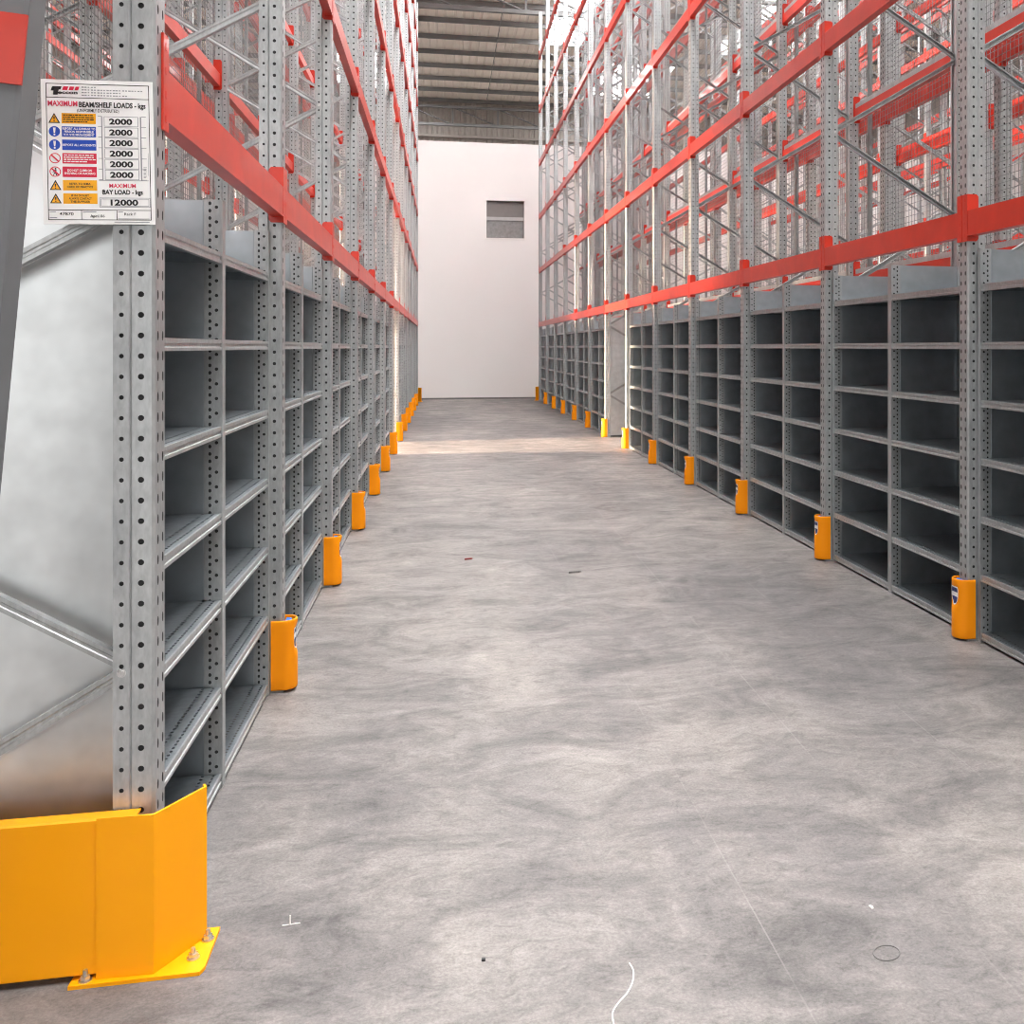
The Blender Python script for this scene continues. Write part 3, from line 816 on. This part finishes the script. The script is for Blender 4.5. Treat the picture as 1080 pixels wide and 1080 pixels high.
# ------------------------------------------------------------------ bits on the floor
def cord(name, pts, r, mat, label, cat):
    mb = MB()
    P = [Vector(p) for p in pts]; fine = []
    for i in range(len(P)-1):
        a, b, c, d = P[max(0,i-1)], P[i], P[i+1], P[min(len(P)-1,i+2)]
        for k in range(6):
            t = k/6; fine.append(0.5*((2*b)+(c-a)*t+(2*a-5*b+4*c-d)*t*t+(3*b-a-3*c+d)*t**3))
    fine.append(P[-1])
    for i in range(len(fine)-1): mb.cyl(fine[i], fine[i+1], r, 8, 0, caps=(i in (0,len(fine)-2)))
    return tag(link(name, mb.mesh(name, mat)), label, cat)
def ground(u, v, z=0.0):
    zc = FPX*(EYE-z)/(v-CY); a = (u-CX)*zc/FPX; s, c = math.sin(YAW), math.cos(YAW)
    return (a*c + zc*s, zc*c - a*s, z)
cord('string_scrap', [ground(u,v,0.0022) for u,v in ((664,1016),(668,1024),(667,1036),(661,1048),(652,1058),(646,1069),(648,1083))], 0.0021, STRING, 'white scrap of string lying on the floor near the camera', 'string')
cord('wire_ring', [ground(935+14*math.cos(2*PI*k/16),1005+8*math.sin(2*PI*k/16),0.0012) for k in range(17)], 0.0015, DARKTRIM, 'thin grey ring of wire lying flat on the floor', 'wire')
def chip(name, u, v, l, wdt, h, rz, mat, label, cat):
    mb = MB(); mb.prism([(-l/2,-wdt/2),(l*0.35,-wdt/2),(l/2,0),(l*0.3,wdt/2),(-l*0.4,wdt/2)],0.0,h)
    return tag(link(name, mb.mesh(name, mat), None, ground(u,v), rz), label, cat)
mb = MB(); mb.cyl((0,0,0.0015),(0.0,0.004,0.024),0.0022,6); mb.cyl((-0.02,0,0.0015),(0.024,0.004,0.0015),0.0015,6)
tag(link('plastic_sliver', mb.mesh('plastic_sliver', STRING), None, ground(306,976)), 'tiny white forked plastic sliver near the yellow barrier', 'litter')
chip('dark_offcut', 606, 604, 0.085, 0.022, 0.012, 0.1, DARKTRIM, 'small dark offcut in the middle of the aisle floor', 'litter')
chip('red_offcut', 494, 590, 0.06, 0.02, 0.009, 0.2, paint('dull_dark_red', (0.22,0.03,0.03), 0.6), 'small dark red offcut on the aisle floor', 'litter')
chip('black_pebble', 510, 1013, 0.010, 0.008, 0.005, 0.0, BLACKP, 'tiny black pebble on the floor near the camera', 'litter')
chip('paper_chip', 919, 957, 0.008, 0.014, 0.003, 0.2, STRING, 'tiny white paper chip above the wire ring', 'litter')

# ------------------------------------------------------------------ light
wd = bpy.data.worlds.new('world'); bpy.context.scene.world = wd; wd.use_nodes = True
bg = wd.node_tree.nodes['Background']; bg.inputs['Color'].default_value = (1.0,0.995,0.985,1); bg.inputs['Strength'].default_value = 1.0
# added fill from behind: horizon brightened for the end panel, dimmer overhead, dim ground
_nt = wd.node_tree; _tc = _nt.nodes.new('ShaderNodeTexCoord'); _sp = _nt.nodes.new('ShaderNodeSeparateXYZ'); _nt.links.new(_tc.outputs['Generated'], _sp.inputs[0])
_mr = _nt.nodes.new('ShaderNodeMapRange'); _nt.links.new(_sp.outputs['Z'], _mr.inputs['Value']); _mr.inputs['From Min'].default_value = -1; _mr.inputs['From Max'].default_value = 1
_nt.links.new(ramp(_nt, _mr.outputs['Result'], [(0.0,(0.35,0.345,0.34)),(0.49,(0.40,0.395,0.39)),(0.505,(2.2,2.19,2.17)),(0.56,(2.0,1.99,1.97)),(0.72,(1.0,1.0,1.0)),(1.0,(0.7,0.7,0.7))]), bg.inputs['Color'])
def area(name, loc, rot, sx, sy, power, col=(1,1,1)):
    l = bpy.data.lights.new(name,'AREA'); l.shape = 'RECTANGLE'; l.size = sx; l.size_y = sy; l.energy = power; l.color = col
    o = bpy.data.objects.new(name,l); C.objects.link(o); o.location = loc; o.rotation_euler = rot; return o
# added lamp out of view for the warm light along the cross aisle
_sd = area('added_cross_aisle_lamp', (X0+0.3, YL+BAY*6.5, 2.3), (0, math.radians(-84), 0), 2.6, 1.6, 1500, (1.0,0.76,0.54)); _sd.data.spread = math.radians(50)

cam = bpy.data.cameras.new('camera'); co = bpy.data.objects.new('camera', cam); C.objects.link(co)
co.location = (0,0,EYE); co.rotation_euler = (PI/2, 0, -YAW)
cam.sensor_width = 36; cam.lens = FPX/1080*36; cam.shift_x = (540-CX)/1080; cam.shift_y = (CY-540)/1080
cam.clip_start = 0.05; cam.clip_end = 200
sc = bpy.context.scene; sc.camera = co
sc.view_settings.view_transform = 'Standard'; sc.view_settings.look = 'None'; sc.view_settings.gamma = 1; sc.view_settings.exposure = 0.62
sc.cycles.use_denoising = True; sc.cycles.max_bounces = 8; sc.cycles.diffuse_bounces = 4; sc.cycles.glossy_bounces = 4
sc.cycles.sample_clamp_indirect = 6; sc.cycles.filter_width = 1.0
